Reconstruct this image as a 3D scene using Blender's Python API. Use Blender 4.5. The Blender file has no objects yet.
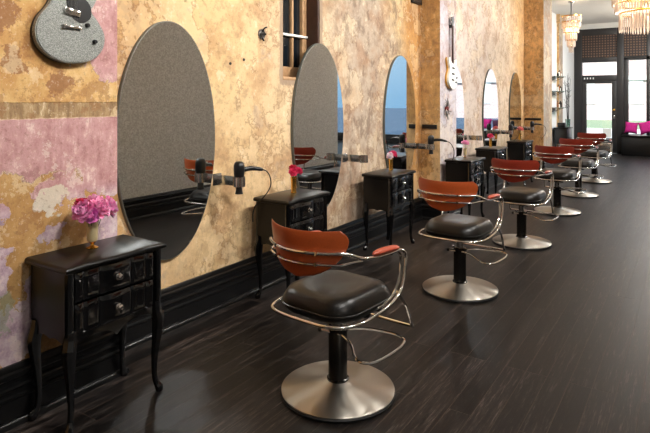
import bpy, bmesh, math, random
from mathutils import Vector, Matrix
random.seed(7)
PI = math.pi
sc = bpy.context.scene
COL = sc.collection

# ------------------------------------------------------------------ helpers
def lin(c):
    r = []
    for v in c[:3]:
        v = v / 255.0
        r.append(v / 12.92 if v <= 0.04045 else ((v + 0.055) / 1.055) ** 2.4)
    return (r[0], r[1], r[2], 1.0)

def obj(name, bm, mat=None, parent=None, smooth=True, loc=None):
    me = bpy.data.meshes.new(name)
    bm.normal_update()
    bm.to_mesh(me); bm.free()
    if mat: me.materials.append(mat)
    if smooth:
        me.polygons.foreach_set('use_smooth', [True] * len(me.polygons))
        try: me.set_sharp_from_angle(angle=math.radians(38))
        except Exception: pass
    o = bpy.data.objects.new(name, me); COL.objects.link(o)
    if parent: o.parent = parent
    if loc: o.location = loc
    return o

def thing(name, label, cat, loc=(0, 0, 0), rz=0, group=None):
    o = bpy.data.objects.new(name, None); COL.objects.link(o)
    o.location = loc; o.rotation_euler = (0, 0, rz); o.empty_display_size = .1
    o['label'] = label; o['category'] = cat
    if group: o['group'] = group
    return o

def tag(o, label, cat, group=None, kind=None):
    if label: o['label'] = label
    if cat: o['category'] = cat
    if group: o['group'] = group
    if kind: o['kind'] = kind
    return o

def struct(name, bm, mat, smooth=False):
    o = obj(name, bm, mat, None, smooth); o['kind'] = 'structure'; return o

def dup(root, loc=None, rz=None, label=None, group=None, parent=None):
    r = root.copy(); COL.objects.link(r)
    if parent: r.parent = parent
    if loc is not None: r.location = loc
    if rz is not None: r.rotation_euler = (0, 0, rz)
    if label: r['label'] = label
    if group: r['group'] = group
    for ch in list(root.children): dup(ch, parent=r)
    return r

def box(bm, c, s, rot=None, bev=0):
    m = Matrix.Translation(c)
    if rot: m = m @ rot.to_4x4()
    m = m @ Matrix.Diagonal((s[0], s[1], s[2], 1))
    g = bmesh.ops.create_cube(bm, size=1, matrix=m)
    if bev:
        es = list({e for v in g['verts'] for e in v.link_edges})
        bmesh.ops.bevel(bm, geom=es, offset=bev, segments=2, affect='EDGES', profile=.5)
    return g

def bx(bm, x0, x1, y0, y1, z0, z1, bev=0):
    return box(bm, ((x0+x1)/2, (y0+y1)/2, (z0+z1)/2), (abs(x1-x0), abs(y1-y0), abs(z1-z0)), None, bev)

def smoothpts(pts, n=6, closed=False):
    P = [Vector(p) for p in pts]; out = []
    N = len(P); rng = range(N if closed else N - 1)
    for i in rng:
        if closed: a, b, c, d = P[(i-1) % N], P[i], P[(i+1) % N], P[(i+2) % N]
        else: a, b, c, d = P[max(i-1, 0)], P[i], P[i+1], P[min(i+2, N-1)]
        for k in range(n):
            t = k / n
            out.append(.5*((2*b) + (-a+c)*t + (2*a-5*b+4*c-d)*t*t + (-a+3*b-3*c+d)*t**3))
    if not closed: out.append(P[-1])
    return out

def tube(bm, pts, r, seg=10, closed=False, caps=True, n=6, sq=None):
    """sweep; r number or list per control point"""
    P = smoothpts(pts, n, closed) if n > 1 else [Vector(p) for p in pts]
    N = len(P); M = len(pts)
    def rad(i):
        if not isinstance(r, (list, tuple)): return r
        t = i / max(1, (N if closed else N - 1)) * (M if closed else M - 1)
        a = int(t); f = t - a
        return r[a % M] * (1-f) + r[min(a+1, M-1) if not closed else (a+1) % M] * f
    rings = []; up = None
    for i in range(N):
        if closed: t = P[(i+1) % N] - P[(i-1) % N]
        else: t = P[min(i+1, N-1)] - P[max(i-1, 0)]
        if t.length < 1e-9: t = Vector((0, 0, 1))
        t.normalize()
        if up is None:
            up = Vector((0, 0, 1)) if abs(t.z) < .9 else Vector((0, 1, 0))
        u = (up - t * up.dot(t))
        if u.length < 1e-6: u = t.orthogonal()
        u.normalize(); up = u; w = t.cross(u)
        R = rad(i); ring = []
        for k in range(seg):
            a = 2*PI*k/seg + (PI/4 if sq else 0)
            ring.append(bm.verts.new(P[i] + u*math.cos(a)*R + w*math.sin(a)*R))
        rings.append(ring)
    for i in range(N if closed else N-1):
        A, B = rings[i], rings[(i+1) % N]
        for k in range(seg):
            bm.faces.new((A[k], A[(k+1) % seg], B[(k+1) % seg], B[k]))
    if caps and not closed:
        bm.faces.new(list(reversed(rings[0]))); bm.faces.new(rings[-1])
    return rings

def lathe(bm, prof, seg=32, c=(0, 0, 0), capt=True, capb=True):
    rings = []
    for r, z in prof:
        if r < 1e-6: rings.append([bm.verts.new((c[0], c[1], c[2]+z))])
        else: rings.append([bm.verts.new((c[0]+r*math.cos(2*PI*k/seg), c[1]+r*math.sin(2*PI*k/seg), c[2]+z)) for k in range(seg)])
    for A, B in zip(rings, rings[1:]):
        for k in range(seg):
            a, b = A[k % len(A)], A[(k+1) % seg % len(A)]
            d, e = B[k % len(B)], B[(k+1) % seg % len(B)]
            f = []
            for v in (a, b, e, d):
                if v not in f: f.append(v)
            if len(f) > 2: bm.faces.new(f)
    if capb and len(rings[0]) > 2: bm.faces.new(list(reversed(rings[0])))
    if capt and len(rings[-1]) > 2: bm.faces.new(rings[-1])

def prism(bm, pts, axis, a, b):
    """polygon (list of 2D) extruded along axis between a and b; 2D are the other two axes in order"""
    def mk(p, t):
        if axis == 'x': return (t, p[0], p[1])
        if axis == 'y': return (p[0], t, p[1])
        return (p[0], p[1], t)
    A = [bm.verts.new(mk(p, a)) for p in pts]; B = [bm.verts.new(mk(p, b)) for p in pts]
    n = len(pts)
    bm.faces.new(A); bm.faces.new(list(reversed(B)))
    for i in range(n): bm.faces.new((A[i], B[i], B[(i+1) % n], A[(i+1) % n]))
    bmesh.ops.recalc_face_normals(bm, faces=bm.faces)

def NB(): return bmesh.new()

# ------------------------------------------------------------------ materials
class NT:
    def __init__(s, name):
        s.m = bpy.data.materials.new(name); s.m.use_nodes = True
        s.t = s.m.node_tree; s.b = s.t.nodes['Principled BSDF']; s.out = s.t.nodes['Material Output']
    def n(s, ty, **kw):
        nd = s.t.nodes.new(ty)
        for k, v in kw.items(): setattr(nd, k, v)
        return nd
    def l(s, a, b): s.t.links.new(a, b)
    def inp(s, nd, i, v):
        if isinstance(v, bpy.types.NodeSocket): s.l(v, nd.inputs[i])
        else: nd.inputs[i].default_value = v
    def math(s, op, a, b=0.0, c=None, clamp=False):
        nd = s.n('ShaderNodeMath', operation=op); nd.use_clamp = clamp
        s.inp(nd, 0, a); s.inp(nd, 1, b)
        if c is not None: s.inp(nd, 2, c)
        return nd.outputs[0]
    def mix(s, f, a, b, blend='MIX'):
        nd = s.n('ShaderNodeMix', data_type='RGBA', blend_type=blend)
        s.inp(nd, 0, f); s.inp(nd, 6, a); s.inp(nd, 7, b)
        return nd.outputs[2]
    def coord(s, scale=None, which='Object'):
        tc = s.n('ShaderNodeTexCoord'); o = tc.outputs[which]
        if scale:
            mp = s.n('ShaderNodeMapping'); s.l(o, mp.inputs[0]); mp.inputs['Scale'].default_value = scale; o = mp.outputs[0]
        return o
    def noise(s, vec, sc=5, det=4, rough=.6, col=False):
        nd = s.n('ShaderNodeTexNoise'); s.l(vec, nd.inputs['Vector'])
        nd.inputs['Scale'].default_value = sc; nd.inputs['Detail'].default_value = det; nd.inputs['Roughness'].default_value = rough
        return nd.outputs['Color' if col else 'Fac']
    def ramp(s, f, stops, interp='LINEAR'):
        nd = s.n('ShaderNodeValToRGB'); cr = nd.color_ramp; cr.interpolation = interp
        while len(cr.elements) < len(stops): cr.elements.new(.5)
        for e, (p, c) in zip(cr.elements, stops):
            e.position = p; e.color = c if len(c) == 4 else lin(c)
        s.inp(nd, 0, f); return nd.outputs[0]
    def step(s, v, a, b):   # maps a..b -> 0..1 smooth
        nd = s.n('ShaderNodeMapRange', interpolation_type='SMOOTHSTEP')
        s.inp(nd, 0, v); nd.inputs[1].default_value = a; nd.inputs[2].default_value = b
        return nd.outputs[0]
    def bump(s, h, st=.3, d=.01):
        nd = s.n('ShaderNodeBump'); nd.inputs['Strength'].default_value = st; nd.inputs['Distance'].default_value = d
        s.l(h, nd.inputs['Height']); s.l(nd.outputs[0], s.b.inputs['Normal']); return nd

def simple(name, col, rough=.5, metal=0, bumpsc=None, bst=.1, var=.0, **kw):
    t = NT(name); c = lin(col)
    t.b.inputs['Roughness'].default_value = rough; t.b.inputs['Metallic'].default_value = metal
    co = t.coord()
    nz = t.noise(co, bumpsc or 40, 3)
    v = var or .06
    dark = tuple(x*(1-v*2) for x in c[:3]) + (1,); li = tuple(min(1, x*(1+v*2)) for x in c[:3]) + (1,)
    t.l(t.mix(nz, dark, li), t.b.inputs['Base Color'])
    if bumpsc: t.bump(nz, bst, .002)
    for k, x in kw.items(): t.b.inputs[k.replace('_', ' ')].default_value = x
    return t.m

M = {}
M['chrome'] = simple('chrome', (225, 222, 218), .12, 1, var=.02)
M['dullchrome'] = simple('dull_chrome', (205, 203, 200), .18, 1, var=.04)
M['mirror'] = simple('mirror_silver', (222, 228, 230), .012, 1, var=.001)
M['mirroredge'] = simple('mirror_edge', (96, 98, 92), .45, .3)
M['blacklac'] = simple('black_lacquer', (6, 6, 7), .10, 0, 60, .02, Specular_IOR_Level=.9)
M['blacktop'] = simple('black_top', (7, 6, 6), .28, 0, 60, .05, Specular_IOR_Level=.35)
M['blackpaint'] = simple('black_paint', (12, 12, 13), .3, 0, 25, .12)
M['blackplastic'] = simple('black_plastic', (16, 16, 17), .35, 0)
M['rubber'] = simple('black_rubber', (18, 18, 18), .6, 0)
M['seatleather'] = simple('seat_leather', (17, 14, 11), .34, 0, 90, .08, Specular_IOR_Level=.38)
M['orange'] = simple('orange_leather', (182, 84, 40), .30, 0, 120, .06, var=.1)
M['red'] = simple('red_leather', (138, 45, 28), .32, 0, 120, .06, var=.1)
M['pad'] = simple('pad_leather', (172, 72, 46), .35, 0, 120, .06, var=.1)
M['polechrome'] = simple('pole_dark_chrome', (70, 68, 66), .18, .9)
M['gold'] = simple('gold', (225, 175, 85), .22, 1)
M['palegold'] = simple('pale_gold', (216, 196, 150), .34, .45)
M['storeframe'] = simple('store_frame', (42, 40, 40), .45, 0, 20, .05)
M['whitepaint'] = simple('white_paint', (226, 226, 222), .7, 0, 8, .1, var=.03)
M['ceil'] = simple('ceiling_paint', (228, 228, 226), .8, 0, 8, .1, var=.02)
M['magenta'] = simple('magenta_cloth', (182, 20, 118), .85, 0, 60, .3)
M['darkcloth'] = simple('plum_cloth', (70, 30, 60), .85, 0, 60, .3)
M['stem'] = simple('stem_green', (60, 95, 45), .5)
M['paper'] = simple('paper', (235, 235, 230), .8)
M['darkiron'] = simple('dark_iron', (30, 28, 27), .5, .4, 30, .3)
M['wood'] = simple('raw_wood', (182, 144, 104), .6, 0, 18, .3, var=.2)
M['darkwood'] = simple('dark_wood', (62, 38, 26), .55, 0, 18, .3, var=.25)
M['winblack'] = simple('night_glass', (22, 27, 32), .06, 0)
M['silver'] = simple('silver_ornament', (120, 116, 112), .35, .8, 40, .2, var=.3)
M['bottleA'] = simple('bottle_white', (220, 218, 210), .3)
M['bottleB'] = simple('bottle_dark', (40, 36, 34), .25)
M['bottleC'] = simple('bottle_amber', (150, 100, 60), .25)

def brushed():
    t = NT('brushed_steel'); b = t.b
    b.inputs['Metallic'].default_value = 1; b.inputs['Roughness'].default_value = .38
    b.inputs['Anisotropic'].default_value = .85
    b.inputs['Base Color'].default_value = lin((176, 170, 160))
    b.inputs['Anisotropic Rotation'].default_value = .25
    tg = t.n('ShaderNodeTangent', direction_type='RADIAL', axis='Z'); t.l(tg.outputs[0], b.inputs['Tangent'])
    return t.m
M['brushed'] = brushed()

def glass(name, tint=(1, 1, 1), refl=.08):
    t = NT(name); t.t.nodes.remove(t.b)
    tr = t.n('ShaderNodeBsdfTransparent'); tr.inputs[0].default_value = (*tint, 1)
    gl = t.n('ShaderNodeBsdfGlossy'); gl.inputs['Roughness'].default_value = .02
    fr = t.n('ShaderNodeFresnel'); fr.inputs[0].default_value = 1.45
    f = t.math('MAXIMUM', fr.outputs[0], refl)
    mx = t.n('ShaderNodeMixShader'); t.l(f, mx.inputs[0]); t.l(tr.outputs[0], mx.inputs[1]); t.l(gl.outputs[0], mx.inputs[2])
    t.l(mx.outputs[0], t.out.inputs[0]); return t.m
M['glass'] = glass('window_glass')
M['shelfglass'] = glass('shelf_glass', (.75, .9, .85), .2)
M['vaseglass'] = glass('vase_glass', (.99, .96, .88), .04)
M['crystal'] = None

def crystal():
    t = NT('crystal'); b = t.b
    b.inputs['Base Color'].default_value = lin((250, 235, 220)); b.inputs['Roughness'].default_value = .12
    b.inputs['Transmission Weight'].default_value = .35; b.inputs['IOR'].default_value = 1.5
    return t.m
M['crystal'] = crystal()
def emis(name, col, st):
    t = NT(name); t.b.inputs['Base Color'].default_value = lin(col)
    t.b.inputs['Emission Color'].default_value = lin(col); t.b.inputs['Emission Strength'].default_value = st
    return t.m
M['bulb'] = emis('bulb_glow', (255, 208, 160), 3.5)

def petalmat(name, a, b):
    t = NT(name); nz = t.noise(t.coord(), 45, 3)
    t.l(t.ramp(nz, [(.35, a), (.65, b)]), t.b.inputs['Base Color'])
    t.b.inputs['Roughness'].default_value = .6
    t.b.inputs['Subsurface Weight'].default_value = .15; t.b.inputs['Subsurface Radius'].default_value = (.01, .004, .006)
    return t.m
PM = {'mauve': petalmat('petal_mauve', (240, 112, 186), (252, 200, 230)),
      'pink': petalmat('petal_pink', (244, 130, 190), (252, 205, 228)),
      'rose': petalmat('petal_rose', (216, 24, 92), (244, 92, 140)),
      'red': petalmat('petal_red', (168, 10, 46), (220, 35, 80)),
      'coral': petalmat('petal_coral', (235, 110, 120), (250, 165, 160)),
      'violet': petalmat('petal_violet', (226, 104, 196), (244, 165, 224)),
      'white': petalmat('petal_white', (235, 200, 215), (250, 240, 240))}

def floor_mat():
    t = NT('dark_plank_floor'); co = t.coord()
    sep = t.n('ShaderNodeSeparateXYZ'); t.l(co, sep.inputs[0])
    cmb = t.n('ShaderNodeCombineXYZ'); t.l(sep.outputs[1], cmb.inputs[0]); t.l(sep.outputs[0], cmb.inputs[1])
    br = t.n('ShaderNodeTexBrick'); t.l(cmb.outputs[0], br.inputs['Vector'])
    br.offset = .37; br.offset_frequency = 3
    br.inputs['Scale'].default_value = 1; br.inputs['Brick Width'].default_value = 1.7; br.inputs['Row Height'].default_value = .118
    br.inputs['Mortar Size'].default_value = .0022; br.inputs['Mortar Smooth'].default_value = .2; br.inputs['Bias'].default_value = 0
    br.inputs['Color1'].default_value = (0, 0, 0, 1); br.inputs['Color2'].default_value = (1, 1, 1, 1); br.inputs['Mortar'].default_value = (.5, .5, .5, 1)
    mp = t.n('ShaderNodeMapping'); t.l(co, mp.inputs[0]); mp.inputs['Scale'].default_value = (26, 1.6, 1)
    off = t.n('ShaderNodeVectorMath', operation='ADD'); t.l(mp.outputs[0], off.inputs[0])
    sc_ = t.n('ShaderNodeVectorMath', operation='SCALE'); t.l(br.outputs['Color'], sc_.inputs[0]); sc_.inputs['Scale'].default_value = 17
    t.l(sc_.outputs[0], off.inputs[1])
    grain = t.noise(off.outputs[0], 1.6, 7, .68)
    fine = t.noise(off.outputs[0], 7, 5, .7)
    gr = t.math('MULTIPLY_ADD', fine, .45, t.math('MULTIPLY', grain, .6))
    base = t.ramp(gr, [(.40, (11, 11, 12)), (.50, (24, 22, 22)), (.57, (52, 47, 45)), (.68, (114, 108, 104))])
    tone = t.ramp(br.outputs['Color'], [(0, (120, 116, 114)), (.5, (185, 180, 178)), (1, (240, 228, 222))])
    c = t.mix(1.0, base, tone, 'MULTIPLY')
    c = t.mix(t.math('MULTIPLY', br.outputs['Fac'], .6), c, lin((66, 52, 42)))
    t.l(c, t.b.inputs['Base Color'])
    rg = t.math('MULTIPLY_ADD', gr, .40, .20)
    t.l(rg, t.b.inputs['Roughness']); t.b.inputs['Specular IOR Level'].default_value = .24
    h = t.math('SUBTRACT', t.math('MULTIPLY', gr, .5), t.math('MULTIPLY', br.outputs['Fac'], .8))
    t.bump(h, .6, .005)
    return t.m
M['floor'] = floor_mat()

def plaster_common(t, co, c, amt=.6, streak=True):
    """adds mottling, chips and streaks of wear"""
    n1 = t.noise(co, 2.3, 9, .7); n2 = t.noise(co, 9, 8, .72); n3 = t.noise(co, 38, 5, .7)
    c = t.mix(t.math('MULTIPLY', t.step(n1, .46, .62), amt*.75), c, t.mix(.55, c, lin((150, 96, 50))))
    c = t.mix(t.math('MULTIPLY', t.step(n2, .52, .60), amt*.6), c, t.mix(.5, c, lin((120, 92, 74))))
    c = t.mix(t.math('MULTIPLY', t.step(n2, .44, .36), amt*.55), c, t.mix(.6, c, lin((248, 232, 200))))
    c = t.mix(t.math('MULTIPLY', t.step(n3, .58, .66), amt*.55), c, t.mix(.6, c, lin((105, 78, 55))))
    pe = t.noise(co, 1.35, 11, .66); of = t.n('ShaderNodeVectorMath', operation='ADD'); t.l(co, of.inputs[0]); of.inputs[1].default_value = (7, 3, 5)
    p2 = t.noise(of.outputs[0], 3.1, 10, .68)
    c = t.mix(t.math('MULTIPLY', t.step(pe, .535, .545), amt*.45), c, t.mix(.55, c, lin((238, 216, 176))))
    c = t.mix(t.math('MULTIPLY', t.step(p2, .575, .585), amt*.55), c, t.mix(.5, c, lin((142, 104, 66))))
    c = t.mix(t.math('MULTIPLY', t.math('MULTIPLY', t.step(p2, .41, .40), t.step(pe, .46, .5)), amt*.5), c, t.mix(.5, c, lin((170, 160, 150))))
    ed = t.math('MULTIPLY', t.step(pe, .522, .535), t.step(pe, .55, .537))
    c = t.mix(t.math('MULTIPLY', ed, amt*.5), c, lin((128, 92, 58)))
    h = t.math('ADD', t.math('MULTIPLY', n2, .6), t.math('MULTIPLY', n3, .35))
    return c, h, n1, n2, n3

def wall_mat():
    t = NT('aged_plaster'); co = t.coord()
    sep = t.n('ShaderNodeSeparateXYZ'); t.l(co, sep.inputs[0]); Y = sep.outputs[1]; Z = sep.outputs[2]
    big = t.noise(co, .9, 6, .6)
    yy = t.math('ADD', Y, t.math('MULTIPLY', t.math('SUBTRACT', big, .5), 1.6))
    f = t.math('DIVIDE', yy, 14.0)
    S = [(2.0, (196, 156, 108)), (2.35, (204, 164, 110)), (3.0, (218, 186, 136)), (3.7, (216, 186, 142)), (4.4, (204, 180, 148)),
         (4.95, (178, 160, 140)), (5.8, (176, 158, 138)), (6.25, (194, 166, 124)), (6.6, (188, 138, 76)), (7.3, (188, 138, 76)),
         (7.7, (208, 196, 186)), (9.4, (208, 192, 178)), (10.9, (214, 192, 164)), (12.0, (208, 166, 112)), (13.0, (208, 164, 108))]
    c = t.ramp(f, [(p/14.0, k) for p, k in S])
    c, h, n1, n2, n3 = plaster_common(t, co, c, 1.0)
    # greyed, scraped zone with vertical streaks
    mp = t.n('ShaderNodeMapping'); t.l(co, mp.inputs[0]); mp.inputs['Scale'].default_value = (2.0, 2.0, 1.45)
    st = t.noise(mp.outputs[0], 3.2, 11, .76)
    zone = t.math('MULTIPLY', t.step(Y, 4.5, 5.2), t.step(Y, 6.7, 6.2))
    c = t.mix(t.math('MULTIPLY', t.math('MULTIPLY', t.step(st, .5, .6), zone), .65), c, lin((112, 92, 76)))
    c = t.mix(t.math('MULTIPLY', t.math('MULTIPLY', t.step(st, .42, .34), zone), .5), c, lin((226, 206, 178)))
    # low brown drips beside the stations
    zl = t.math('MULTIPLY', t.step(Z, 1.35, .85), t.step(st, .46, .62))
    c = t.mix(t.math('MULTIPLY', zl, .28), c, lin((150, 112, 70)))
    # far wall past the last pilaster is painted white
    c = t.mix(t.step(Y, 13.24, 13.26), c, lin((226, 226, 224)))
    # grey patched mortar round the window opening
    dy = t.math('ABSOLUTE', t.math('SUBTRACT', Y, 4.255)); dz = t.math('SUBTRACT', 1.80, Z)
    n_ = t.math('MULTIPLY', t.math('SUBTRACT', n2, .5), .12)
    rim = t.math('MULTIPLY', t.step(t.math('ADD', dy, n_), .355, .335), t.step(t.math('ADD', dz, n_), .085, .065))
    c = t.mix(t.math('MULTIPLY', rim, .8), c, lin((150, 128, 108)))
    t.l(c, t.b.inputs['Base Color']); t.b.inputs['Roughness'].default_value = .85
    t.bump(h, .5, .012); return t.m
M['wall'] = wall_mat()

def pilaster_mat(name, side, front):
    t = NT(name); co = t.coord()
    ge = t.n('ShaderNodeNewGeometry'); sep = t.n('ShaderNodeSeparateXYZ'); t.l(ge.outputs['True Normal'], sep.inputs[0])
    isf = t.step(sep.outputs[0], .4, .6)
    mp = t.n('ShaderNodeMapping'); t.l(co, mp.inputs[0]); mp.inputs['Scale'].default_value = (4, 4, 2.0)
    st = t.noise(mp.outputs[0], 3, 9, .75)
    s = t.ramp(st, [(.3, (126, 84, 42)), (.45, side), (.6, tuple(min(255, int(x*1.12)) for x in side)), (.68, (232, 200, 146))])
    c = t.mix(isf, s, lin(front))
    c, h, n1, n2, n3 = plaster_common(t, co, c, 1.0)
    t.l(c, t.b.inputs['Base Color']); t.b.inputs['Roughness'].default_value = .85
    t.bump(t.math('ADD', h, t.math('MULTIPLY', st, .5)), .6, .015); return t.m
M['pilA'] = pilaster_mat('ochre_plaster', (190, 148, 92), (196, 190, 196))
M['pilB'] = pilaster_mat('far_ochre_plaster', (214, 172, 116), (150, 138, 124))

def pink_mat():
    t = NT('pink_peeling_plaster'); co = t.coord()
    sep = t.n('ShaderNodeSeparateXYZ'); t.l(co, sep.inputs[0]); Y = sep.outputs[1]; Z = sep.outputs[2]
    nc = t.noise(co, 5.5, 9, .62, col=True); nc2 = t.noise(co, 26, 6, .7, col=True)
    s1 = t.n('ShaderNodeSeparateXYZ'); t.l(nc, s1.inputs[0]); s2 = t.n('ShaderNodeSeparateXYZ'); t.l(nc2, s2.inputs[0])
    def dist(base, a, b, ka, kb):
        r = t.math('ADD', base, t.math('MULTIPLY', t.math('SUBTRACT', a, .5), ka))
        return t.math('ADD', r, t.math('MULTIPLY', t.math('SUBTRACT', b, .5), kb))
    yd = dist(Y, s1.outputs[0], s2.outputs[0], .42, .07); zd = dist(Z, s1.outputs[1], s2.outputs[1], .42, .07)
    def ell(cy, cz, ry, rz):
        a = t.math('DIVIDE', t.math('SUBTRACT', yd, cy), ry); b = t.math('DIVIDE', t.math('SUBTRACT', zd, cz), rz)
        d = t.math('ADD', t.math('MULTIPLY', a, a), t.math('MULTIPLY', b, b))
        return t.step(d, 1.04, .96)
    def union(L):
        r = L[0]
        for x in L[1:]: r = t.math('MAXIMUM', r, x)
        return r
    n1 = t.noise(co, 3, 8, .7); n2 = t.noise(co, 12, 8, .7); n3 = t.noise(co, 45, 5, .7)
    tan = t.ramp(n1, [(.32, (144, 102, 58)), (.48, (182, 138, 82)), (.6, (196, 154, 98)), (.72, (214, 180, 126))])
    up = t.ramp(n1, [(.34, (146, 94, 54)), (.44, (192, 144, 84)), (.56, (212, 172, 112)), (.7, (228, 202, 156))])
    c = t.mix(t.step(Z, 1.5, 1.56), tan, up)
    # brown scuffs up high
    c = t.mix(t.math('MULTIPLY', union([ell(1.48, 1.78, .10, .07), ell(1.74, 1.68, .09, .06), ell(1.44, 2.0, .06, .1)]), .75), c, lin((140, 92, 60)))
    mp = t.n('ShaderNodeMapping'); t.l(co, mp.inputs[0]); mp.inputs['Scale'].default_value = (9, 9, 2.2)
    st = t.noise(mp.outputs[0], 3, 9, .74)
    pink = t.ramp(t.math('ADD', t.math('MULTIPLY', st, .45), t.math('MULTIPLY', n2, .55)), [(.3, (150, 100, 98)), (.45, (184, 136, 134)), (.56, (200, 156, 154)), (.64, (230, 206, 196))])
    lilac = t.ramp(n2, [(.35, (160, 132, 146)), (.5, (196, 168, 178)), (.65, (218, 202, 200))])
    pl = t.mix(t.step(Z, 1.15, 1.0), pink, lilac)
    zone1 = t.math('MULTIPLY', t.step(zd, 1.205, 1.225), t.step(t.math('ADD', Z, t.math('MULTIPLY', t.math('SUBTRACT', s2.outputs[0], .5), .02)), 1.505, 1.495))
    m = union([zone1, ell(2.02, 2.1, .2, .42), ell(1.9, 2.5, .3, .35), ell(1.42, 2.24, .12, .10), ell(1.72, 1.12, .15, .10), ell(1.98, 1.2, .15, .16),
               ell(2.03, .86, .14, .13), ell(1.66, .90, .09, .045), ell(1.38, .74, .06, .12), ell(1.60, .62, .10, .12), ell(1.48, .42, .12, .14),
               ell(1.36, 1.02, .05, .09), ell(1.75, .5, .1, .12)])
    rimn = t.math('MULTIPLY', t.step(m, .02, .3), t.step(m, .98, .6))
    c = t.mix(m, c, pl)
    c = t.mix(t.math('MULTIPLY', rimn, .6), c, lin((226, 208, 180)))
    # pale scraped filler
    c = t.mix(t.math('MULTIPLY', ell(1.66, 1.06, .07, .045), .8), c, lin((214, 204, 180)))
    c = t.mix(t.math('MULTIPLY', ell(1.42, .56, .05, .10), .6), c, lin((150, 160, 130)))
    # scraped tan band where a rail was taken off
    bandn = t.math('MULTIPLY', t.math('SUBTRACT', s2.outputs[1], .5), .02)
    zb = t.math('ADD', Z, bandn)
    band = t.math('MULTIPLY', t.step(zb, 1.495, 1.502), t.step(zb, 1.585, 1.578))
    bc = t.ramp(st, [(.3, (112, 84, 56)), (.5, (160, 130, 92)), (.62, (186, 158, 118)), (.7, (232, 214, 180))])
    c = t.mix(band, c, bc)
    pe = t.noise(co, 4.2, 10, .7); out_ = t.math('SUBTRACT', 1.0, m)
    c = t.mix(t.math('MULTIPLY', t.math('MULTIPLY', t.step(pe, .55, .56), out_), .5), c, lin((150, 104, 62)))
    c = t.mix(t.math('MULTIPLY', t.math('MULTIPLY', t.step(pe, .44, .43), out_), .45), c, lin((230, 206, 166)))
    c = t.mix(t.math('MULTIPLY', t.math('MULTIPLY', t.step(pe, .575, .585), m), .5), c, lin((226, 206, 196)))
    c = t.mix(t.math('MULTIPLY', t.math('MULTIPLY', t.step(pe, .40, .39), m), .5), c, lin((150, 104, 100)))
    c = t.mix(t.math('MULTIPLY', t.step(n3, .57, .64), .35), c, lin((120, 88, 62)))
    c = t.mix(t.math('MULTIPLY', t.step(n3, .42, .36), .3), c, lin((236, 214, 190)))
    t.l(c, t.b.inputs['Base Color']); t.b.inputs['Roughness'].default_value = .8
    h = t.math('ADD', t.math('MULTIPLY', m, .5), t.math('ADD', t.math('MULTIPLY', n2, .5), t.math('MULTIPLY', n3, .3)))
    h = t.math('SUBTRACT', h, t.math('MULTIPLY', band, .5))
    t.bump(h, .6, .01); return t.m
M['pink'] = pink_mat()

def glitter_mat(name, a, b, sc=170, rough=.5, metal=.0):
    t = NT(name); co = t.coord()
    v = t.n('ShaderNodeTexVoronoi'); t.l(co, v.inputs['Vector']); v.inputs['Scale'].default_value = sc
    sx = t.n('ShaderNodeSeparateXYZ'); t.l(v.outputs['Color'], sx.inputs[0])
    t.l(t.ramp(sx.outputs[0], [(0, a), (.55, tuple((x+y)//2 for x, y in zip(a, b))), (1, b)]), t.b.inputs['Base Color'])
    t.b.inputs['Roughness'].default_value = rough; t.b.inputs['Metallic'].default_value = metal
    t.bump(sx.outputs[1], .5, .004); return t.m
M['glitterwall'] = glitter_mat('grey_glitter_paper', (188, 187, 184), (226, 225, 221), 60, .6, .0)
M['guitar'] = glitter_mat('silver_sparkle', (112, 116, 112), (190, 192, 186), 330, .35, .35)

def brick_mat():
    t = NT('pale_brick'); co = t.coord()
    sep = t.n('ShaderNodeSeparateXYZ'); t.l(co, sep.inputs[0])
    cm = t.n('ShaderNodeCombineXYZ'); t.l(sep.outputs[0], cm.inputs[0]); t.l(sep.outputs[2], cm.inputs[1])
    br = t.n('ShaderNodeTexBrick'); t.l(cm.outputs[0], br.inputs[0]); br.inputs['Scale'].default_value = 2
    br.inputs['Color1'].default_value = lin((214, 190, 184)); br.inputs['Color2'].default_value = lin((200, 174, 168)); br.inputs['Mortar'].default_value = lin((220, 210, 205))
    t.l(br.outputs[0], t.b.inputs['Base Color']); t.b.inputs['Roughness'].default_value = .9; return t.m
M['brick'] = brick_mat()
M['asphalt'] = simple('asphalt', (58, 82, 106), .9, 0, 3, .1)
M['street'] = simple('street_paving', (190, 190, 188), .9, 0, 3, .1)
M['grass'] = simple('grass_green', (128, 146, 118), .95, 0, 30, .5, var=.15)

def lattice_mat():
    t = NT('woven_lattice'); co = t.coord()
    w1 = t.n('ShaderNodeTexWave', bands_direction='X'); t.l(co, w1.inputs[0]); w1.inputs['Scale'].default_value = 4.2
    w2 = t.n('ShaderNodeTexWave', bands_direction='Z'); t.l(co, w2.inputs[0]); w2.inputs['Scale'].default_value = 4.2
    f = t.math('MULTIPLY', w1.outputs[1], w2.outputs[1])
    t.l(t.ramp(f, [(.05, (44, 34, 30)), (.5, (84, 62, 50)), (.9, (124, 98, 80))]), t.b.inputs['Base Color'])
    t.b.inputs['Roughness'].default_value = .6; t.bump(f, .4, .01); return t.m
M['lattice'] = lattice_mat()

# ------------------------------------------------------------------ setting
CEIL = 3.85; FAR = 18.5; XR = 6.2; YB = -3.0
XW = -3.06
P0 = (-2.81, YB, 2.06); PA = (-2.79, 6.98, 7.58); PB = (-2.66, 12.43, 13.26)

b = NB(); bx(b, -3.5, XR+.3, YB-.3, FAR+.3, -.12, 0); struct('floor', b, M['floor'])
b = NB(); bx(b, -3.5, XR+.3, YB-.3, FAR+.3, CEIL, CEIL+.15); struct('ceiling', b, M['ceil'])
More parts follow.
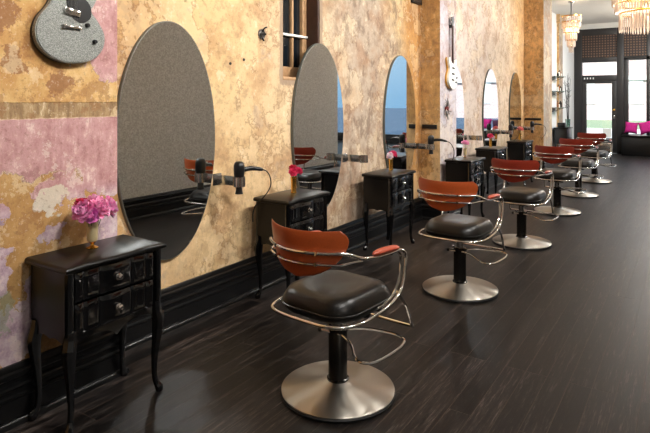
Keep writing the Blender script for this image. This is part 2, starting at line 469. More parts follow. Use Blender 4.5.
# wall with the window opening
WY0, WY1, WZ0, WZ1 = 3.96, 4.55, 1.775, 3.10
b = NB()
for (y0, y1, z0, z1) in ((YB-.3, WY0, 0, CEIL), (WY1, FAR+.3, 0, CEIL), (WY0, WY1, 0, WZ0), (WY0, WY1, WZ1, CEIL)):
    bx(b, -3.46, XW, y0, y1, z0, z1)
struct('wall_left', b, M['wall'])
for (x, y0, y1), mt in ((P0, M['pink']), (PA, M['pilA']), (PB, M['pilB'])):
    b = NB(); bx(b, XW-.001, x, y0, y1, 0, CEIL); struct('pilaster', b, mt)
b = NB(); bx(b, XW-.001, -3.0, 15.85, 16.35, 0, 3.80); bx(b, XW-.001, -2.97, 15.8, 16.4, 3.62, CEIL); struct('pilaster', b, M['pilB'])
b = NB(); bx(b, .15, .40, 3.0, 9.9, 0, CEIL); struct('wall_partition', b, M['glitterwall'])
b = NB(); bx(b, XR, XR+.25, YB-.3, FAR+.3, 0, CEIL); struct('wall_right', b, M['whitepaint'])
b = NB(); bx(b, -3.06, XR, YB-.25, YB, 0, CEIL); struct('wall_back', b, M['whitepaint'])

PROF = [(0, .292), (.010, .290), (.016, .280), (.018, .262), (.030, .254), (.033, .242), (.030, .232), (.020, .226),
        (.020, .205), (.034, .197), (.038, .186), (.034, .176), (.024, .170), (.024, .150), (.034, .143), (.036, .132), (.028, .124),
        (.028, .035), (.034, .033), (.044, .026), (.048, .014), (.048, 0)]
def baseboard(name, path, mat, flip=1):
    """path of (x,y); outward = right-hand side of travel direction"""
    b = NB(); n = len(path); rows = []
    for i, p in enumerate(path):
        p = Vector(p); d = []
        if i > 0: d.append((p - Vector(path[i-1])).normalized())
        if i < n-1: d.append((Vector(path[i+1]) - p).normalized())
        nr = [Vector((k.y, -k.x)) * flip for k in d]
        if len(nr) == 2: m = (nr[0] + nr[1]); m = m / (1 + nr[0].dot(nr[1]))
        else: m = nr[0]
        rows.append([b.verts.new((p.x + m.x*o, p.y + m.y*o, z)) for o, z in PROF] + [b.verts.new((p.x, p.y, 0))])
    L = len(rows[0])
    for A, B in zip(rows, rows[1:]):
        for k in range(L): b.faces.new((A[k], A[(k+1) % L], B[(k+1) % L], B[k]))
    b.faces.new(rows[0]); b.faces.new(rows[-1])
    bmesh.ops.recalc_face_normals(b, faces=b.faces)
    o = obj(name, b, mat, None, True); o['kind'] = 'structure'; return o
baseboard('baseboard_left', [(P0[0], YB), (P0[0], P0[2]), (XW, P0[2]), (XW, PA[1]), (PA[0], PA[1]), (PA[0], PA[2]), (XW, PA[2]),
          (XW, PB[1]), (PB[0], PB[1]), (PB[0], PB[2]), (XW, PB[2]), (XW, FAR)], M['blackpaint'])
baseboard('baseboard_partition', [(.40, 9.9), (.15, 9.9), (.15, 3.0), (.40, 3.0)], M['blackpaint'])

# small sash window in the left wall
XG = -3.23
w = bpy.data.objects.new('window_1', None); COL.objects.link(w); w.location = (0, 0, 0); w['kind'] = 'structure'
b = NB()
bx(b, XG-.03, XG+.03, WY0, WY0+.03, WZ0, WZ1, .004); bx(b, XG-.03, XG+.03, 4.455, WY1, WZ0, WZ1, .004)
bx(b, XG-.03, XG+.03, WY0+.03, 4.455, WZ1-.07, WZ1, .004)
bx(b, XG-.03, XG+.03, WY0+.03, 4.455, WZ0, WZ0+.13, .004)
bx(b, XG-.02, XG+.02, 4.293, 4.322, WZ0+.13, WZ1-.07, .003)
obj('window_frame', b, M['wood'], w)
b = NB(); bx(b, XG-.005, XG+.045, WY0+.005, WY1-.02, 2.195, 2.218, .004); obj('meeting_rail', b, M['paper'], w)
b = NB(); bx(b, XG-.012, XG-.006, WY0+.03, 4.455, WZ0+.13, WZ1-.07); obj('pane', b, M['winblack'], w)
b = NB(); bx(b, -3.21, XW-.004, WY1-.03, WY1+.0, WZ0, WZ1, .004); obj('jamb', b, M['darkwood'], w)
b = NB(); bx(b, -3.20, XW+.004, WY0, WY1-.03, WZ0-.005, WZ0+.025, .006); obj('window_sill', b, M['wood'], w)
b = NB(); bx(b, XG-.04, -3.34, WY0, WY1, WZ0, WZ1); obj('shutter', b, M['darkwood'], w)

# storefront ---------------------------------------------------------
def wx(u): return -FAR*math.tan(math.radians(33.4) - math.atan((u-325)/560.0))
DF = M['storeframe']
Y0, Y1 = FAR-.06, FAR+.10
b = NB()
bx(b, XW, XR, Y0-.05, Y1+.1, 3.70, CEIL)      # header
struct('wall_front', b, M['whitepaint'])
b = NB()   # frame round the door
bx(b, XW, -2.84, Y0-.02, Y1, 0, 3.70, .01); bx(b, -1.90, -1.72, Y0-.02, Y1, 0, 3.70, .01)
bx(b, -2.84, -1.90, Y0-.02, Y1, 3.50, 3.70, .01); bx(b, -2.84, -1.90, Y0-.02, Y1, 2.70, 2.83, .01); bx(b, -2.84, -1.90, Y0-.02, Y1, 2.13, 2.31, .01)
struct('trim_1', b, DF, True)
b = NB(); bx(b, -2.86, -1.88, Y0+.02, Y0+.05, 2.80, 3.52); struct('trim_2', b, M['lattice'])
tr = bpy.data.objects.new('window_2', None); COL.objects.link(tr); tr['kind'] = 'structure'
b = NB(); bx(b, -2.86, -1.88, Y0+.04, Y0+.05, 2.30, 2.71); obj('pane', b, M['glass'], tr)
d = bpy.data.objects.new('door_1', None); COL.objects.link(d); d['kind'] = 'structure'
b = NB()
bx(b, -2.84, -2.71, Y0, Y0+.05, .01, 2.13, .006); bx(b, -2.03, -1.90, Y0, Y0+.05, .01, 2.13, .006)
bx(b, -2.71, -2.03, Y0, Y0+.05, 2.06, 2.13, .006); bx(b, -2.71, -2.03, Y0, Y0+.05, .01, .44, .006)
obj('door_leaf', b, DF, d)
b = NB(); bx(b, -2.72, -2.02, Y0+.02, Y0+.03, .43, 2.07); obj('pane', b, M['glass'], d)
b = NB(); lathe(b, [(0, 0), (.03, 0), (.03, .02), (.012, .025), (.012, .06), (.032, .07), (.036, .09), (.02, .105), (0, .108)], 16)
bmesh.ops.rotate(b, verts=b.verts, matrix=Matrix.Rotation(PI/2, 3, 'X')); bmesh.ops.translate(b, verts=b.verts, vec=(-1.965, Y0, 1.28))
obj('door_knob', b, M['gold'], d)
b = NB(); bx(b, -1.985, -1.945, Y0-.012, Y0, 1.02, 1.12, .004); obj('lock_plate', b, M['dullchrome'], d)
b = NB(); bx(b, -2.70, -2.05, Y0-.012, Y0-.0, .06, .30, .003); obj('kick_plate', b, M['dullchrome'], d)
b = NB(); bx(b, -2.27, -2.05, Y0+.012, Y0+.018, .46, .72); tag(obj('paper_notice', b, M['paper'], None, False), 'white paper notice stuck low on the front door glass', 'sign')
# small street number above the door (white marks)
t = thing('street_number', 'small white house number on the bar over the front door', 'sign', (-2.78, Y0-.03, 2.19))
for k in range(4):
    b = NB(); bx(b, .08*k, .08*k+.035, 0, .012, 0, .055, .002); obj('digit', b, M['paper'], t)
# shop windows
k = 3
edges = [-1.72, -1.10, .35, 1.75, 4.1, 5.2, XR]
b = NB()
for x in edges[1:-1]: bx(b, x-.045, x+.045, Y0, Y1, .55, 3.70, .006)
bx(b, -1.72, -1.60, Y0, Y1, .55, 2.80, .004)
bx(b, -1.72, 1.75, Y0, Y1, 2.74, 2.84, .006); bx(b, -1.72, XR, Y0, Y1, 3.52, 3.70, .006); bx(b, -1.72, 1.75, Y0, Y1, 0, .58, .006); bx(b, 1.75, XR, Y0, Y1, 0, .30, .006)
struct('trim_3', b, DF, True)
for i in range(6):
    x0, x1 = edges[i], edges[i+1]
    wn = bpy.data.objects.new('window_%d' % k, None); COL.objects.link(wn); wn['kind'] = 'structure'; k += 1
    b = NB(); bx(b, x0, x1, Y0+.06, Y0+.07, .57 if i < 3 else .29, 2.75 if i < 3 else 3.53); obj('pane', b, M['glass'], wn)
    if i < 3: b = NB(); bx(b, x0, x1, Y0+.03, Y0+.06, 2.83, 3.53); obj('lattice_panel', b, M['lattice'], wn)
# window seat
t = thing('window_bench', 'long black built-in bench under the shop window beside the front door', 'bench', (0, 0, 0))
b = NB(); bx(b, -1.72, 1.2, 17.86, Y0-.06, .0, .52, .01); obj('body', b, M['blackpaint'], t)
b = NB(); bx(b, -1.74, 1.22, 17.82, Y0-.06, .52, .575, .012); obj('seat', b, M['blacktop'], t)

def cushion(w, h, d):
    b = NB(); n = 12
    def pt(i, j, s):
        u = -1+2*i/n; v = -1+2*j/n
        pin = 1 - .10*(1-abs(u)**2)*abs(v)**3; pin2 = 1 - .10*(1-abs(v)**2)*abs(u)**3
        th = d*max(0, (1-u**4))**.5*max(0, (1-v**4))**.5
        return (u*w*pin2, s*th, v*h*pin)
    G = {}
    for s in (-1, 1):
        for i in range(n+1):
            for j in range(n+1):
                ed = i in (0, n) or j in (0, n)
                key = (i, j, 0 if ed else s)
                if key not in G: G[key] = b.verts.new(pt(i, j, s))
    for s in (-1, 1):
        for i in range(n):
            for j in range(n):
                f = []
                for (a, c) in ((i, j), (i+1, j), (i+1, j+1), (i, j+1)):
                    ed = a in (0, n) or c in (0, n); f.append(G[(a, c, 0 if ed else s)])
                if len(set(f)) > 2: b.faces.new(f if s < 0 else list(reversed(f)))
    return b
cs = [(-1.50, 18.14, .165, 'magenta', .06, 'magenta cushion at the left end of the window bench'),
      (-1.13, 18.10, .18, 'magenta', -.15, 'magenta cushion in the middle of the window bench row, overlapping its neighbours'),
      (-.77, 18.14, .165, 'darkcloth', .1, 'dark plum cushion third along the window bench'),
      (-.40, 18.12, .175, 'magenta', -.05, 'magenta cushion right of the dark plum one on the bench')]
for x, y, s, mt, rot, lb in cs:
    o = obj('cushion', cushion(s, s, .10), M[mt], None, True, (x, y, .615+s*1.0))
    o.rotation_euler = (-.12, rot*1.6, rot); tag(o, lb, 'cushion', 'cushions on the window bench')

# street outside -----------------------------------------------------
b = NB(); bx(b, -40, 60, FAR+.3, 90, -.14, -.02); struct('ground', b, M['asphalt'])
b = NB(); bx(b, -40, 3.2, FAR+.3, 34, -.02, .0); struct('ground', b, M['street'])
b = NB(); bx(b, -30, 4, 34, 46, -.02, .04); tag(obj('lawn', b, M['grass'], None, False), 'strip of green grass across the street outside the door', 'grass', None, 'stuff')
t = thing('brick_building', 'pale brick building across the street seen through the door glass', 'building')
b = NB(); bx(b, -30, 11.5, 47, 56, -.02, 11); obj('wall', b, M['brick'], t)
for i in range(12):
    for j in range(3):
        b = NB(); x = -27 + i*3.2; z = 1.2 + j*3.3
        bx(b, x, x+1.5, 46.93, 47.02, z, z+1.9, .02); obj('window', b, M['bottleA' if j else 'whitepaint'], t)
b = NB(); bx(b, -30.1, 11.6, 46.8, 47.0, 3.0, 3.35); obj('ledge', b, M['paper'], t)

# ------------------------------------------------------------------ mirrors
MY = [2.65, 4.51, 6.31, 8.16, 10.0, 11.66]
t0 = None
ml = ['oval wall mirror nearest the camera, beside the pink wall, reflecting grey wall and one chair',
      'oval wall mirror overlapping the small sash window, second along the wall',
      'oval wall mirror on mottled grey plaster just before the first ochre pilaster',
      'oval wall mirror mostly hidden behind the pilaster that carries the small guitar',
      'bright oval wall mirror in the middle of the beige wall between the two pilasters',
      'farthest oval wall mirror, next to the far ochre pilaster']
def ell_ring(b, rx, rz, x, n=96, ex=1.0):
    return [b.verts.new((x, rx*math.cos(2*PI*k/n), rz*math.sin(2*PI*k/n))) for k in range(n)]
def mk_mirror():
    t = thing('oval_mirror', ml[0], 'mirror', (XW, MY[0], 1.315), 0, 'oval mirrors along the plaster wall')
    b = NB(); R = ell_ring(b, .432, .819, .0285); b.faces.new(R)
    # thin silvered face with a narrow polished bevel
    R2 = ell_ring(b, .436, .823, .027)
    n = len(R)
    for k_ in range(n): b.faces.new((R[k_], R2[k_], R2[(k_+1) % n], R[(k_+1) % n]))
    bmesh.ops.recalc_face_normals(b, faces=b.faces)
    mg = obj('mirror_glass', b, M['mirror'], t, False); mg.data.materials.append(M['mirroredge'])
    for p_ in mg.data.polygons:
        if len(p_.vertices) == 4: p_.material_index = 1
    b = NB(); A = ell_ring(b, .438, .825, .0265); C = ell_ring(b, .438, .825, .0)
    for k_ in range(n): b.faces.new((A[k_], C[k_], C[(k_+1) % n], A[(k_+1) % n]))
    b.faces.new(A); b.faces.new(C)
    bmesh.ops.recalc_face_normals(b, faces=b.faces)
    obj('backing', b, M['mirroredge'], t, False)
    return t
mir = mk_mirror()
for i in range(1, 6): dup(mir, (XW, MY[i], 1.315), 0, ml[i])

# ------------------------------------------------------------------ dressing tables
def cabriole(sx, sy):
    b = NB()
    d = Vector((sx, sy, 0)).normalized()
    S = [(.50, 0, .024), (.45, .004, .028), (.40, .014, .031), (.33, .010, .025), (.24, .0, .018), (.15, -.006, .014), (.08, -.004, .013), (.045, .006, .015), (.022, .018, .020), (.0, .022, .017)]
    pts = [(d.x*o, d.y*o, z) for z, o, r in S]; tube(b, pts, [s[2]*1.12 for s in S], 8, n=4)
    for v in b.verts:
        if v.co.z < .004: v.co.z = 0
    return b
def mk_table(mtop):
    t = thing('dressing_table', '', 'side table')
    W, D, H = .295, .36, .81      # half width along y, depth along x
    b = NB()
    out = [(0, -W), (0, W)]
    N = 24
    for k_ in range(N+1):
        u = 1 - 2*k_/N
        out.append((D - .008 + .005*math.cos(2*PI*u), u*W))
    def ring(s, z):
        return [b.verts.new(((p[0]-D/2)*(1-s/D*2)+D/2 if p[0] > .01 else p[0], p[1]*(1-s/W), z)) for p in out]
    R = [ring(.020, .776), ring(.006, .780), ring(.0, .788), ring(.0, .799), ring(.006, .806), ring(.014, H), ]
    n = len(out)
    for A, B in zip(R, R[1:]):
        for k_ in range(n): b.faces.new((A[k_], A[(k_+1) % n], B[(k_+1) % n], B[k_]))
    b.faces.new(R[0]); b.faces.new(R[-1]); bmesh.ops.recalc_face_normals(b, faces=b.faces)
    obj('tabletop', b, M['blacktop'], t)
    # case: two scalloped sides, back, corner posts
    w = W-.03; dd = D-.035
    for s in (-1, 1):
        b = NB()
        pts = [(.012, .777), (dd, .777), (dd, .44)]
        for k_ in range(13):
            q = k_/12; x = dd + (.012-dd)*q
            pts.append((x, .425 + .030*math.sin(PI*q)**2 - .020*math.exp(-((q-.5)/.10)**2)))
        prism(b, pts, 'y', s*w, s*(w-.018)); obj('side_panel', b, M['blacktop'], t)
    b = NB(); bx(b, .004, .02, -w, w, .43, .777); obj('back_panel', b, M['blacklac'], t)
    b = NB()
    for s in (-1, 1): tube(b, [(dd-.004, s*(w-.006), .44), (dd-.004, s*(w-.006), .776)], .022, 8, n=1)
    bx(b, .02, dd-.012, -w+.018, w-.018, .44, .455); obj('case_frame', b, M['blacklac'], t)
    # apron
    b = NB(); pts = [(-w+.01, .475), (w-.01, .475)]
    for k_ in range(25):
        q = k_/24; y = (w-.01) - 2*(w-.01)*q
        pts.append((y, .415 + .034*abs(math.sin(2*PI*q))**.8 - .014*math.exp(-((q-.5)/.05)**2)))
    prism(b, pts, 'x', dd-.012, dd+.004); obj('apron', b, M['blacklac'], t)
    # two fluted drawers
    for z0, z1 in ((.470, .618), (.628, .768)):
        b = NB(); n1, n2 = 64, 8; y0 = -(w-.032); y1 = w-.032
        G = []
        for i in range(n1+1):
            u = -1+2*i/n1; col = []
            f = .013*(.5+.5*math.cos(2*PI*u)) - .010*math.exp(-((abs(u)-.40)/.03)**2) - .010*math.exp(-((abs(u)-.78)/.03)**2)
            for j in range(n2+1):
                v = j/n2; e = min(1, min(v, 1-v)*8)*min(1, (1-abs(u))*22)
                col.append(b.verts.new((dd-.012 + (.014+f*.75)*(.55+.45*e), y0+(y1-y0)*i/n1, z0+(z1-z0)*v)))
            G.append(col)
        for i in range(n1):
            for j in range(n2): b.faces.new((G[i][j], G[i+1][j], G[i+1][j+1], G[i][j+1]))
        bx(b, dd-.20, dd-.014, y0+.01, y1-.01, z0+.008, z1-.008)
        dr = obj('drawer', b, M['blacklac'], t)
        b = NB(); lathe(b, [(0, 0), (.017, 0), (.018, .004), (.008, .007), (.007, .014), (.012, .018), (.014, .024), (.009, .030), (0, .031)], 20)
        bmesh.ops.rotate(b, verts=b.verts, matrix=Matrix.Rotation(PI/2, 3, 'Y')); bmesh.ops.translate(b, verts=b.verts, vec=(dd+.015, 0, (z0+z1)/2))
        obj('knob', b, M['chrome'], dr)['label'] = 'round chrome knob'
    for sx, x in ((-1, .035), (1, dd-.006)):
        for sy in (-1, 1):
            b = cabriole(sx*.6, sy); bmesh.ops.translate(b, verts=b.verts, vec=(x, sy*(w-.014), 0)); obj('leg', b, M['blacklac'], t)
    return t
tabs = [(-2.785, 1.80, 'nearest black dressing table with two drawers, against the pink peeling wall'),
        (-2.955, 3.73, 'black dressing table between the two nearest mirrors, holding a hot pink flower'),
        (-2.935, 5.45, 'black dressing table right of the second mirror, holding a red and pink bouquet'),
        (-2.72, 7.25, 'black dressing table in front of the pilaster with the small guitar'),
        (-2.935, 9.12, 'black dressing table along the beige wall before the brightest mirror'),
        (-2.935, 10.92, 'farthest black dressing table, between the bright mirror and the far ochre pilaster')]
tb = mk_table(None)
TT = []
for i, (x, y, lb) in enumerate(tabs):
    o = tb if i == 0 else dup(tb)
    o.location = (x, y, 0); o['label'] = lb; o['group'] = 'black dressing tables along the wall'; TT.append(o)

# ------------------------------------------------------------------ vases and flowers
def mk_vase(kind):
    t = thing('vase', '', 'vase')
    if kind == 'goblet':
        b = NB(); lathe(b, [(.030, 0), (.031, .004), (.018, .010), (.009, .016), (.008, .022), (.014, .030), (.020, .034)], 28); obj('foot', b, M['gold'], t)
        b = NB(); lathe(b, [(.010, .034), (.025, .040), (.028, .055), (.029, .10), (.0295, .142), (.0305, .145), (.028, .143), (.027, .10), (.026, .062), (.020, .044), (.0, .040)], 28, capb=False, capt=False); obj('bowl', b, M['palegold'], t)
        b = NB(); lathe(b, [(.0, .041), (.0225, .046), (.0235, .064), (.024, .09), (0, .09)], 24, capb=False); b.free()
        b = NB(); lathe(b, [(.0285, .138), (.0312, .139), (.0312, .146), (.0285, .147)], 28, capb=False, capt=False); obj('rim', b, M['gold'], t)
    else:
        b = NB(); lathe(b, [(.026, 0), (.027, .004), (.024, .012), (.023, .02), (.025, .11), (.027, .135), (.025, .135), (.023, .11), (.021, .02), (0, .016)], 28, capt=False); obj('body', b, M['gold'], t)
        b = NB(); lathe(b, [(.0262, .128), (.0285, .130), (.0285, .137), (.0262, .139)], 28, capb=False, capt=False); obj('rim', b, M['gold'], t)
    return t
def petal(b, c, direc, up, L, W, cup, ruffle, seed):
    rnd = random.Random(seed); side = direc.cross(up).normalized(); upn = side.cross(direc).normalized()
    n, m = 4, 5; G = []
    ph = rnd.random()*6
    for i in range(n+1):
        s = i/n; row = []
        for j in range(m+1):
            q = -1+2*j/m
            w = W*math.sin(PI*(.12+.72*s))**.8
            lift = cup*s*s*L + .25*W*q*q*s
            rf = ruffle*math.sin(q*7+ph)*s*s
            row.append(b.verts.new(c + direc*L*s*(1-.12*q*q) + side*w*q + upn*(lift+rf)))
        G.append(row)
    for i in range(n):
        for j in range(m): b.faces.new((G[i][j], G[i][j+1], G[i+1][j+1], G[i+1][j]))
def mk_flower(kind, R, seed, dirv=(0, 0, 1), stem=.10):
    """ruffled bloom; the origin is the foot of the bloom"""
    rnd = random.Random(seed)
    z = Vector(dirv).normalized(); a = z.orthogonal().normalized(); bb = z.cross(a)
    b = NB()
    for ri, (nn, tilt, L) in enumerate(((6, -.1, 1.0), (8, .25, 1.0), (8, .55, .95), (7, .85, .9), (6, 1.15, .82), (4, 1.4, .7))):
        for k_ in range(nn):
            an = 2*PI*k_/nn + ri*.5 + rnd.uniform(-.2, .2); tl = tilt + rnd.uniform(-.12, .12)
            dr = (a*math.cos(an)+bb*math.sin(an))*math.cos(tl) + z*math.sin(tl)
            petal(b, z*R*.15, dr.normalized(), z, R*L*rnd.uniform(.9, 1.08), R*.42, .25, R*.07, seed*31+ri*10+k_)
    sm = NB()
    tube(sm, [(0, 0, -stem+.0), (z.x*-.01, z.y*-.01, -stem*.5), tuple(z*R*.2)], .0022, 6, n=3)
    return b, sm
def flower(name, kind, R, seed, loc, dirv, stem, lb, grp, foot=None):
    pb, sb = mk_flower(kind, R, seed, dirv, stem)
    t = thing(name, lb, 'flower', loc, 0, grp)
    obj('bloom', pb, PM[kind], t)
    sb.free(); sb = NB()
    f = Vector(foot) - Vector(loc)
    tube(sb, [tuple(f), tuple(f*.45+Vector((0, 0, -.004))), (0, 0, 0), tuple(Vector(dirv).normalized()*R*.25)], .002, 6, n=4)
    obj('stem', sb, M['stem'], t); return t
H = .81
vt = [((-2.665, 1.80), 'goblet', 'pale gold goblet vase with gold foot on the nearest dressing table', 1.0),
      ((-2.815, 3.79), 'cyl', 'slim gold vase on the dressing table between the two nearest mirrors', .95),
      ((-2.815, 5.60), 'cyl', 'slim gold vase on the dressing table right of the second mirror', .95),
      ((-2.60, 7.40), 'goblet', 'small vase on the dressing table before the guitar pilaster', .8),
      ((-2.82, 9.27), 'cyl', 'small gold vase on the dressing table before the brightest mirror', .95),
      ((-2.80, 11.06), 'cyl', 'small gold vase on the farthest dressing table', .95)]
protos = {}
for (x, y), kd, lb, s in vt:
    if kd not in protos: protos[kd] = v = mk_vase(kd)
    else: v = dup(protos[kd])
    v.location = (x, y, H); v['label'] = lb; v['group'] = 'vases on the dressing tables'; v.scale = (s, s, s)
def bouquet(i, L):
    x, y = vt[i][0]; s = vt[i][3]
    for (dx, dy, dz, R, kd, sd, dirv, lb, nm) in L:
        flower(nm, kd, R, sd, (x+dx, y+dy, H+dz), dirv, .1, lb, None, (x+dx*.08, y+dy*.08, H+.055*s))
bouquet(0, [(.02, -.052, .200, .062, 'mauve', 11, (.3, -.7, .4), 'large pale mauve peony at the left of the nearest bouquet', 'peony'),
            (.03, .010, .200, .062, 'pink', 12, (.6, .2, .6), 'ruffled pink peony at the front centre of the nearest bouquet', 'peony'),
            (.00, .075, .195, .062, 'mauve', 13, (.1, .8, .35), 'mauve pink peony drooping at the right of the nearest bouquet', 'peony'),
            (-.02, -.045, .225, .045, 'red', 14, (-.1, -.3, .9), 'crimson bloom at the top left of the nearest bouquet', 'peony'),
            (.035, -.03, .182, .042, 'violet', 15, (.7, -.4, .1), 'small violet bloom hanging over the nearest vase rim', 'peony'),
            (-.02, .025, .22, .055, 'pink', 16, (-.1, .3, .9), 'light pink peony at the top of the nearest bouquet', 'peony')])
bouquet(1, [(.01, -.018, .165, .044, 'rose', 21, (.4, -.4, .7), 'hot pink bloom at the front of the second table vase', 'rose'),
            (.01, .035, .168, .046, 'rose', 22, (.3, .5, .7), 'hot pink bloom at the right of the second table vase', 'rose'),
            (-.01, .0, .20, .036, 'red', 23, (0, -.2, 1), 'small crimson bloom on top in the second table vase', 'rose')])
bouquet(2, [(.02, -.06, .155, .045, 'white', 31, (.3, -.6, .5), 'pale pink bloom at the left of the third table bouquet', 'rose'),
            (.02, .0, .165, .05, 'rose', 32, (.3, 0, .8), 'hot pink bloom in the centre of the third table bouquet', 'rose'),
            (.0, .06, .155, .045, 'red', 33, (.1, .6, .6), 'red bloom at the right of the third table bouquet', 'rose')])
bouquet(3, [(.0, .0, .165, .062, 'pink', 41, (.2, 0, 1), 'single round pink bloom on the guitar pilaster table', 'peony')])
bouquet(4, [(.0, -.02, .16, .055, 'rose', 51, (.2, -.4, .8), 'deep pink bloom on the table before the brightest mirror', 'rose'),
            (.0, .05, .14, .05, 'white', 52, (.4, .4, .6), 'pale pink bloom on the table before the brightest mirror', 'rose')])
bouquet(5, [(.0, .0, .18, .075, 'coral', 61, (.2, 0, 1), 'wide coral pink bloom on the farthest dressing table', 'peony')])

# ------------------------------------------------------------------ dryer brackets and hair dryers
BY = [3.13, 5.01, 6.77, 8.70, 10.52, 12.16]
bl = ['polished metal dryer bracket beside the nearest mirror', 'empty metal dryer bracket beside the second mirror',
      'metal dryer bracket in the corner of the first ochre pilaster', 'metal dryer bracket past the half hidden fourth mirror',
      'metal dryer bracket beside the bright fifth mirror', 'farthest metal dryer bracket near the far ochre pilaster']
def mk_bracket():
    t = thing('dryer_bracket', bl[0], 'bracket', (XW, BY[0], .985), 0, 'dryer brackets beside the mirrors')
    b = NB(); bx(b, .0, .008, -.045, .045, -.045, .045, .003); obj('wall_plate', b, M['dullchrome'], t)
    b = NB(); bx(b, .006, .187, -.003, .003, -.036, .036, .001); obj('arm', b, M['dullchrome'], t)
    b = NB(); pr = [(.043, -.036), (.046, -.036), (.046, .036), (.043, .036), (.043, -.036)]
    lathe(b, pr, 28, (.230, 0, 0), False, False); obj('ring', b, M['dullchrome'], t)
    return t
br0 = mk_bracket()
for i in range(1, 6): dup(br0, (XW, BY[i], .985), 0, bl[i])
def mk_dryer():
    t = thing('hair_dryer', '', 'hair dryer')
    b = NB(); lathe(b, [(.0, .118), (.020, .116), (.034, .106), (.041, .085), (.0415, .055), (.040, .02), (.034, -.008), (.027, -.03), (.023, -.04)], 28, capt=True)
    bmesh.ops.recalc_face_normals(b, faces=b.faces); obj('barrel', b, M['blackplastic'], t)
    b = NB(); lathe(b, [(.024, -.034), (.0235, -.06), (.025, -.10), (.030, -.125), (.028, -.126), (.02, -.11), (0, -.11)], 24, capt=False)
    bmesh.ops.recalc_face_normals(b, faces=b.faces); obj('nozzle', b, M['blackplastic'], t)
    b = NB()
    for k_ in range(7): tube(b, [(.030*math.cos(a_), .030*math.sin(a_), .113) for a_ in (k_*.9, k_*.9+.01)], .002, 5, n=1)
    b.free()
    b = NB(); tube(b, [(.0, .025, .050), (.005, .07, .056), (.01, .12, .056), (.016, .175, .046), (.02, .20, .040)], [.020, .0185, .017, .015, .010], 12, n=5)
    h = obj('handle', b, M['blackplastic'], t)
    b = NB(); bx(b, -.006, .006+.012, .085, .115, .068, .078, .002); obj('switch', b, M['dullchrome'], h)
    b = NB(); tube(b, [(.02, .195, .042), (.022, .24, .022), (.018, .275, -.03), (.0, .29, -.10), (-.06, .28, -.18), (-.14, .26, -.25), (-.175, .25, -.32), (-.18, .25, -.40)], .0045, 8, n=6)
    obj('cord', b, M['rubber'], t)
    return t
dl = [(0, 'black hair dryer with cord hanging in the bracket by the nearest mirror'), (2, 'black hair dryer hanging in the corner by the first ochre pilaster'),
      (4, 'black hair dryer hanging beside the bright fifth mirror'), (5, 'farthest black hair dryer, by the far ochre pilaster')]
dr0 = None
for i, lb in dl:
    if dr0 is None: dr0 = o = mk_dryer()
    else: o = dup(dr0)
    o.location = (XW+.230, BY[i], .985+.034); o.rotation_euler = (0, 0, -.25 if i != 2 else -1.2); o['label'] = lb; o['group'] = 'black hair dryers in the brackets'
    if i == 5: o.rotation_euler = (0, 0, -1.0)

